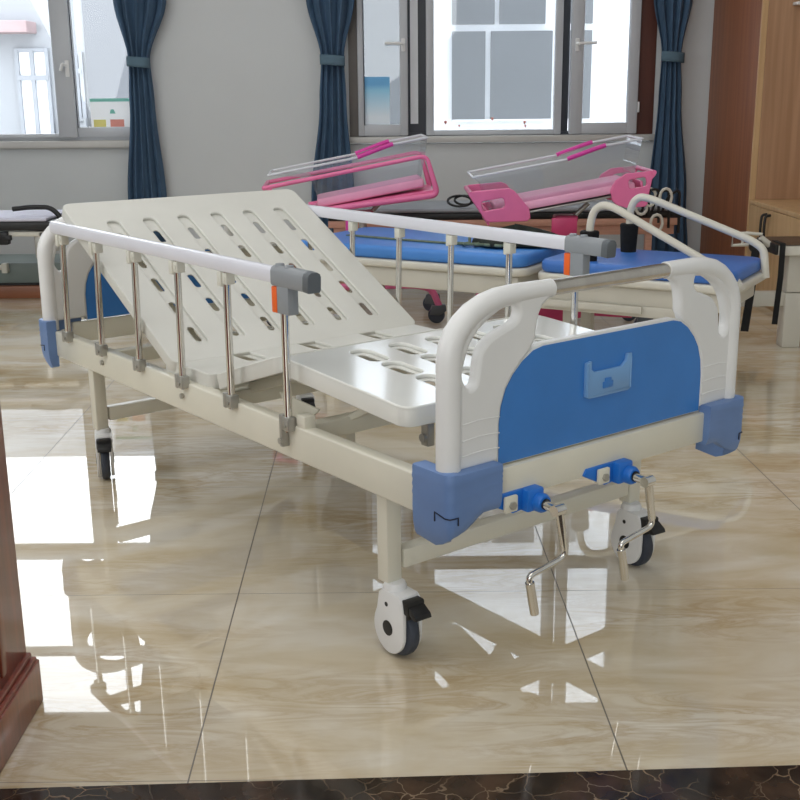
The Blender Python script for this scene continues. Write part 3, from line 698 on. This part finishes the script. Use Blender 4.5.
def bed_items():
    # dark bag with olive straps lying on the pad
    g = thing('harness_bag', 'dark crumpled bag with olive straps lying on the blue pad', 'bag', (.56,4.86,.558), math.atan2(-.51,.86))
    random.seed(3)
    def lump(u,v):
        a = 2*PI*u; h = v; r = (1-h**3)*(1+.16*S_(3*a+1)+.09*S_(7*a+2*h))
        return V(-.21+.20*r*C_(a), .30+.15*r*S_(a), .010+.066*h*(1+.25*S_(2*a+.6)+.12*S_(5*a)))
    MB().grid(lump,48,14).build('bag_body', M['bag'], g)
    b = MB(); b.sweep([(-.018,0),(.018,0),(.018,.004),(-.018,.004)],[(-.40,.20,.004),(-.6,.215,.003),(-.85,.235,.003),(-1.1,.27,.003)],(0,0,1)); b.build('strap', M['strapg'], g)
    for k in range(5):
        x = -.46+.05*k
        b = MB(); b.tube(fillet([(x,.16+.02*k,.008),(x+.04,.11,.02),(x+.09,.16,.014),(x+.05,.24,.03)],.03,5),.007,8); b.build('strap', M['strapg'], g)

# ------------------------------------------------------------------ bassinets
def bassinet(label, loc, rz, tilt, full_rim):
    t = thing('bassinet', label, 'bassinet', loc, rz, 'pink baby bassinets')
    T = Matrix.Translation((0,0,.595)) @ Matrix.Rotation(-tilt,4,'Y')
    L_, Wd = .88, .40
    N = 36; per = [(i/N,0) for i in range(N)]+[(1,i/12) for i in range(12)]+[(1-i/N,1) for i in range(N)]+[(0,1-i/12) for i in range(12)]
    x0b = .27 if full_rim else .10
    def ztop(x): return .225 if x < .53 else (.225+(x-.53)/.18*.032 if x < .71 else .257)
    tb = bmesh.new(); R0 = []; R1 = []; R2 = []; rimp = []; n = len(per)
    for u,v in per:
        xb = x0b+(L_-.05-x0b)*u; xm = (x0b-.02)+(L_-(x0b-.02))*u; xt = .035+.872*u
        R0.append(tb.verts.new(V(xb,.05+(Wd-.10)*v,.03))); R1.append(tb.verts.new(V(xm,.015+(Wd-.03)*v,.17))); z = ztop(xt)
        R2.append(tb.verts.new(V(xt,Wd*v,z))); rimp.append(V(xt,Wd*v,z))
    for A,B in ((R0,R1),(R1,R2)):
        for i in range(n): tb.faces.new((A[i],A[(i+1)%n],B[(i+1)%n],B[i]))
    tb.faces.new(R0[::-1])
    MB().add(tb).xf(T).build('clear_tub', M['acry'], t, smooth=False)
    MB().tube(rimp,.0065,8,closed=True).xf(T).build('tub_rim', M['acryrim'], t)
    for y in (-.004,Wd+.004):
        e = MB().tube([V(.52,y,.227),V(.56,y,.234),V(.68,y,.254),V(.72,y,.259)],.0115,10); e.xf(T); e.build('edge_strip', M['hotpink'], t)
    if full_rim:
        MB().box(.26,L_-.03,.04,Wd-.04,.0,.05,.014,3).xf(T).build('baby_mattress', M['pinkfab'], t)
        for y in (-.016,Wd+.016):
            pth = fillet([(-.005,y,.165),(.885,y,.166),(.905,y,-.050),(.20,y,-.004)],.04,6)
            b = MB().tube(pth,[.0115]*8+[.016]*(len(pth)-8),10); b.xf(T); b.build('side_frame', M['pink'], t)
        b = MB(); b.tube([(.0,-.016,.165),(.0,Wd+.016,.165)],.013,10); b.box(.01,.04,-.024,.0,.13,.165,.006); b.xf(T); b.build('frame_crossbar', M['pink'], t)
        b = MB().prism([(.20,-.012),(.90,-.048),(.895,-.02),(.24,.0)],'Y',.0,Wd,.004); b.xf(T); b.build('tray', M['pink'], t)
    else:
        MB().box(.12,L_-.06,.05,Wd-.05,.03,.07,.014,3).xf(T).build('baby_mattress', M['pinkfab'], t)
        b = MB().box(.16,.84,-.004,Wd+.004,.012,.05,.010); b.xf(T); b.build('tray', M['pinkfab'], t, label='pale pink padded tray')
        b = MB().box(.20,.80,.0,Wd,-.006,.004,.002); b.xf(T); b.build('tray_frame', M['zinc'], t)
        br = (([(.0,.142),(.012,.152),(.03,.157),(.205,.140),(.228,.125),(.245,.10),(.285,.03),(.292,.01),(.29,-.03),(.27,-.042),(.08,-.012),(.062,-.002)], rrect(.055,.172,.048,.098,.014)),
              ([(.71,.03),(.722,.055),(.745,.08),(.80,.102),(.945,.090),(.952,.080),(.945,.066),(.926,.05),(.90,-.02),(.885,-.073),(.87,-.08),(.775,-.068),(.73,-.045),(.712,-.02)], rrect(.805,.895,.022,.068,.014)))
        for ol,hole in br:
            for y in (-.024,Wd+.006):
                mt = frame_mtx((0,y,0),(1,0,0),(0,0,1),(0,-1,0))
                b = MB(); b.plate(ol,[hole],.022,.005,mt); b.xf(T); b.build('handle_bracket', M['pink'], t)
        for xe,ze in ((.012,.145),(.938,.082)):
            b = MB(); b.tube([(xe,-.03,ze),(xe,Wd+.02,ze)],.0125,10); b.xf(T); b.build('end_handle', M['pink'], t)
        for xe in (.075,.875):
            b = MB(); b.box(xe-.006,xe+.006,-.0,Wd,-.03,.05,.004); b.xf(T); b.build('end_plate', M['pink'], t)
    # stand
    b = MB(); b.tube([(.50,Wd/2,.18),(.50,Wd/2,.60)],.022,14); b.tube([(.50,Wd/2,.56),(.62,Wd/2,.67)],.012,10); b.build('column', M['zinc'], t)
    b = MB(); b.box(.44,.56,Wd/2-.06,Wd/2+.06,.575,.61,.01); b.build('tilt_clamp', M['dpink'], t)
    if not full_rim:
        b = MB(); b.box(.40,.53,-.02,.0,.525,.615,.004); b.build('front_plate', M['dpink'], t)
        b = MB(); b.prism([(.26,.02),(.28,.20),(.34,.235),(.50,.225),(.83,.165),(.83,.095),(.60,.11)],'Y',-.03,.02,.004); b.build('base_cover', M['dpink'], t)
    else:
        for x in (.40,.74):
            b = MB(); b.box(x,x+.028,-.02,.01,.51,.585,.004); b.build('clip', M['hotpink'], t)
    bt = MB()
    for y in (.02,Wd-.02):
        bt.tube(fillet([(.04,y,.10),(.08,y,.21),(.78,y,.215),(.87,y,.195),(.915,y,.085)],.09,6),.019,12)
    bt.tube([(.5,.02,.2),(.5,Wd-.02,.2)],.019,10); bt.build('base_tube', M['pink'], t)
    for x in (.03,.93):
        for y in (.02,Wd-.02):
            c = MB(); c.lathe([(0,-.016),(.040,-.016),(.046,-.010),(.046,.010),(.040,.016),(0,.016)],(x-.035,y,.0465),'Y',24); w = c.build('caster', M['tyre'], t)
            c = MB(); c.prism([(x-.075,.05),(x-.06,.098),(x+.015,.105),(x+.02,.07),(x-.02,.045)],'Y',y-.022,y+.022,.004); c.build('caster_fork', M['dgrey'], w)
    return t
def bassinets():
    bassinet('pink-framed clear bassinet in front of the middle curtain, with full pink rim', (-.685,6.16,0), .06, .18, True)
    bassinet('clear bassinet with pink cut-out handle brackets below the right window sash', (.385,5.86,-.0), .0, .176, False)

# ------------------------------------------------------------------ grey couches behind
def grey_couch():
    t = thing('massage_couch', 'long grey-topped couch with peach wooden frame beneath the back windows', 'couch', (-.42,6.85,0), 0)
    b = MB(); b.box(0,2.12,0,.55,.545,.572,.012,3); b.build('couch_top', M['slate'], t)
    MB().box(.0,2.12,-.004,.55,.505,.544,.008).build('couch_cushion', M['black'], t, label='black padded underside')
    b = MB(); b.box(.03,2.08,.02,.05,.405,.465,.004); b.box(.03,2.08,.5,.53,.405,.465,.004); b.box(.0,2.1,.0,.05,.462,.504,.004); b.build('couch_frame', M['peach'], t)
    for x in (.08,1.93):
        for y in (.04,.5):
            MB().box(x-.02,x+.02,y-.02,y+.02,0,.41,.003).build('leg', M['peach'], t)
    for x in (.42,.76,1.1):
        b = MB().lathe([(0,-.03),(.022,-.03),(.022,0),(0,0)],(x,.01,.44),'Y',12); b.build('knob', M['redwood'], t)
def cords():
    c = MB()
    for cx,cy,z,r in ((.37,6.93,.612,.055),(.40,6.95,.615,.045)):
        c.tube([(cx+r*1.3*C_(a), cy+.05*S_(a)-.03, z+r*.5*S_(a)) for a in [2*PI*k/20 for k in range(20)]],.0075,6,closed=True)
    tag(c.build('cable', M['black']), 'loops of black cable on the grey couch beside the pink handle', 'cable')
    h = thing('safety_harness', 'white buckles and black cords bunched at the right end of the grey couch', 'harness', (1.40,6.72,.36))
    for k in range(5):
        b = MB(); x = -.02+.045*k; z = .28-.05*k*(k%2)
        b.tube([(x+.035*C_(a), -.02*k*.3, z+.05*S_(a)) for a in [2*PI*j/12 for j in range(12)]],.009,6,closed=True); b.build('buckle', M['offwhite'], h)
    for k in range(4):
        b = MB(); x = -.03+.06*k; b.tube(fillet([(x,.0,.2),(x+.02,-.02,.34-.02*k),(x+.09,-.02,.33),(x+.10,.0,.16-.03*k)],.05,6),.008,6); b.build('cord', M['black'], h)
def left_stretcher():
    t = thing('stretcher', 'grey stretcher with black handle and white sheet at the left edge', 'stretcher', (-3.52,6.7,0))
    MB().box(0,1.46,0,.5,.534,.556,.009,3).build('sheet_pad', M['sheet'], t)
    b = MB(); b.prism([(0,.485),(0,.533),(1.52,.533),(1.55,.51),(1.46,.475),(1.36,.48)],'Y',.0,.5,.008); b.build('mattress', M['black'], t)
    b = MB(); b.box(0,1.45,.02,.05,.445,.474,.004); b.box(0,1.45,.45,.48,.445,.474,.004); b.box(1.40,1.56,.02,.035,.435,.472,.006); b.build('frame', M['offwhite'], t)
    b = MB().lathe([(0,-.012),(.012,-.012),(.012,0),(0,0)],(1.465,.02,.452),'Y',16); b.build('bolt', M['zinc'], t)
    for x in (1.20,.5):
        b = MB(); b.box(x-.025,x+.025,-.01,.05,.40,.475,.005); b.box(x+.0,x+.045,-.02,.02,.425,.455,.004); b.build('clamp', M['black'], t)
    b = MB().tube(fillet([(1.25,.06,.603),(1.36,.06,.615),(1.47,.06,.612),(1.525,.06,.56),(1.525,.06,.50)],.05,8),.015,12); b.build('push_handle', M['black'], t)
    for x in (.1,1.38):
        for y in (.08,.42):
            MB().box(x-.02,x+.02,y-.02,y+.02,.31,.45,.003).build('leg', M['zinc'], t)
    c = thing('low_cabinet', 'low grey-green cabinet on brown wooden plinth behind the stretcher at left', 'cabinet', (-3.6,7.17,0))
    MB().box(0,1.75,.03,.46,.095,.222,.006).build('cabinet_body', M['greygreen'], c)
    b = MB(); b.tube([(.9,.0,.198),(1.10,.0,.198)],.016,12); b.box(1.09,1.125,-.02,.029,.165,.225,.004); b.build('handle', M['offwhite'], c)
    MB().box(0,1.78,.0,.47,.0,.078,.004).build('plinth', M['brownbase'], c, label='brown wooden plinth')
    MB().box(0,1.76,.04,.46,.078,.095).build('shadow_gap', M['black'], c)

# ------------------------------------------------------------------ white stand on the right
def white_stand():
    t = thing('equipment_table', 'white steel table with square leg in front of the wooden cabinet', 'table', (1.815,5.42,0))
    MB().box(0,.315,0,.30,.470,.518,.005).build('table_frame', M['offwhite'], t)
    MB().box(.0,.315,-.004,.304,.519,.526,.002).build('table_top', M['brownedge'], t)
    MB().box(-.016,-.0005,.0,.30,.474,.524,.004).build('end_cap', M['black'], t)
    b = MB(); b.box(.088,.168,.10,.18,.275,.476,.006); b.box(.083,.173,.095,.185,0,.272,.006); b.build('leg', M['offwhite'], t)
    b = MB(); b.box(.275,.31,.10,.18,0,.476,.006); b.build('leg', M['offwhite'], t)
    MB().box(-.21,.085,.11,.17,.205,.275,.005).build('cross_beam', M['offwhite'], t)
    b = MB(); b.tube([(-.195,.1,.510),(-.195,.1,.566),(-.125,.1,.568),(-.055,.1,.562),(-.055,.1,.515),(-.125,.1,.512)],.0085,8,closed=True); b.tube([(-.145,.1,.512),(-.145,.1,.566)],.007,8)
    b.tube([(-.06,.1,.545),(-.012,.1,.51)],.016,10); b.build('side_bracket', M['offwhite'], t)
    b = MB().lathe([(0,-.02),(.030,-.02),(.034,-.01),(.034,.01),(.030,.02),(0,.02)],(-.09,.06,.51),'Y',22); b.build('knob', M['black'], t)
    def strap(x0,z0,x1,z1,y,w,label):
        s = MB()
        if x0 > 1.8: s.box(x0-w,x0+w,y-.006,y+.12,.5265,.5315,.001)
        s.sweep([(-w,0),(w,0),(w,.006),(-w,.006)],[(x0,y,z0),(x0+(x1-x0)*.4+.004,y-.004,z0+(z1-z0)*.4),(x1,y,z1)],(0,-1,0))
        tag(s.build('strap', M['strapb']), label, 'strap', 'black webbing straps on the white table')
    strap(1.712,.50,1.685,.10,5.445,.019,'black webbing strap hanging from the round knob beside the grab rail')
    strap(1.829,.530,1.818,.14,5.4115,.013,'black webbing strap hanging from the left end of the white table')

# ------------------------------------------------------------------ woodwork
def wardrobe():
    t = thing('wardrobe', 'tall brown wooden wardrobe unit with open niche along the right wall', 'wardrobe', (2.145,7.0,0))
    MB().box(0,.58,0.022,1.085,0,3.3,.003).build('side_panel', M['dwood'], t, smooth=False, label='dark brown side panel')
    MB().box(-.004,.58,0,.0215,0,3.3,.002).build('edge_strip', M['lwood'], t, smooth=False)
    MB().box(.03,.57,-.012,-.0005,.595,3.3).build('niche_panel', M['mwood'], t, smooth=False)
    MB().box(.57,.59,-1.45,-.0125,.595,3.3).build('back_panel', M['mwood'], t, smooth=False)
    MB().box(.0,.58,-1.45,-.001,.57,.594,.003).build('cabinet_top', M['lwood'], t, smooth=False)
    MB().box(.02,.58,-1.44,-.001,.0,.569).build('cabinet_body', M['lwood'], t, smooth=False)
    for y0,y1,hy in ((-.375,-.004,-.345),(-.75,-.379,-.41),(-1.125,-.754,-1.095),(-1.45,-1.129,-1.16)):
        d = MB().box(0,.019,y0,y1,.03,.567,.002).build('door', M['lwood'], t, smooth=False)
        h = MB().tube(fillet([(.0,hy,.395),(-.03,hy,.40),(-.034,hy,.47),(-.03,hy,.535),(.0,hy,.54)],.02,5),.008,8); h.build('door_handle', M['black'], d)
    b = MB(); b.box(.165,.42,-.09,-.0125,1.712,1.73,.004); b.build('shelf_bracket', M['white'], t)
def counter():
    t = thing('reception_counter', 'reddish lacquered wooden counter corner with stepped plinth at the left edge', 'counter', (-.76,2.13,0))
    b = MB(); b.box(-.9,-.022,-1.3,.02,.0,.95,.003); b.build('counter_body', M['redwood'], t)
    for k in range(7):
        y = -.10-.115*k; b = MB(); b.box(-.024,-.016,y-.035,y,.14,.93,.004); b.build('fluted_strip', M['redwood_dark' if k%2 else 'redwood'], t)
    b = MB(); b.box(-.9,0,-1.3,.03,0,.098,.004); b.box(-.9,-.004,-1.3,.026,.096,.106,.004); b.box(-.9,-.012,-1.3,.022,.105,.118,.005); b.build('plinth', M['redwood'], t)
    b = MB(); b.box(-.9,-.026,-1.3,.016,.951,.985,.006); b.build('counter_top', M['redwood'], t)

# ------------------------------------------------------------------ build everything
shell(); windows(); posters(); curtains(); outside()
hospital_bed(); treatment_bed(); bed_items(); bassinets(); grey_couch(); cords(); left_stretcher(); white_stand(); wardrobe(); counter()

# ------------------------------------------------------------------ light
sc = bpy.context.scene
wd = bpy.data.worlds.new('World'); sc.world = wd; wd.use_nodes = True
bg = wd.node_tree.nodes['Background']; bg.inputs[0].default_value = (.93,.97,1,1); bg.inputs[1].default_value = 6.0
def area(name, loc, target, sx, sy, power, col=(1,1,1)):
    l = bpy.data.lights.new(name,'AREA'); l.shape = 'RECTANGLE'; l.size = sx; l.size_y = sy; l.energy = power; l.color = col
    o = bpy.data.objects.new(name,l); C.objects.link(o); o.location = loc
    o.rotation_euler = (Vector(target)-Vector(loc)).to_track_quat('-Z','Y').to_euler(); return o
area('front_standin_light', (-1.2,-4.4,2.0), (-.4,3,.9), 4.5, 2.6, 135, (.95,.98,1))  # unseen lamp added in place of presumed shop-front windows
area('left_standin_light', (-3.9,2.2,2.0), (0,3,.6), 3.6, 2.2, 85, (.93,.97,1))  # unseen lamp added for light from the left, no window built there
area('ceiling_light', (-.6,1.2,3.9), (-.6,1.2,0), 3.5, 3.0, 40, (.97,.98,1))
area('ceiling_light', (-.6,5.0,3.9), (-.6,5.0,0), 3.5, 2.6, 35, (.97,.98,1))

# ------------------------------------------------------------------ camera
cam = bpy.data.cameras.new('camera'); co = bpy.data.objects.new('camera',cam); C.objects.link(co)
p, r = .2623, -.0097
right = V(1,0,0); down = V(0,-S_(p),-C_(p)); fwd = V(0,C_(p),-S_(p))
R2 = right*C_(r) - down*S_(r); D2 = right*S_(r) + down*C_(r)
mw = Matrix((R2, -D2, -fwd)).transposed().to_4x4(); mw.translation = V(0,0,1.2302)
co.matrix_world = mw
cam.sensor_width = 36; cam.lens = 1136.06/800*36; cam.clip_start = .05
sc.camera = co
sc.view_settings.view_transform = 'Standard'; sc.view_settings.look = 'None'; sc.view_settings.exposure = 0.
cy = sc.cycles; cy.use_denoising = True; cy.max_bounces = 10; cy.diffuse_bounces = 4; cy.glossy_bounces = 5; cy.transparent_max_bounces = 16; cy.sample_clamp_indirect = 6.
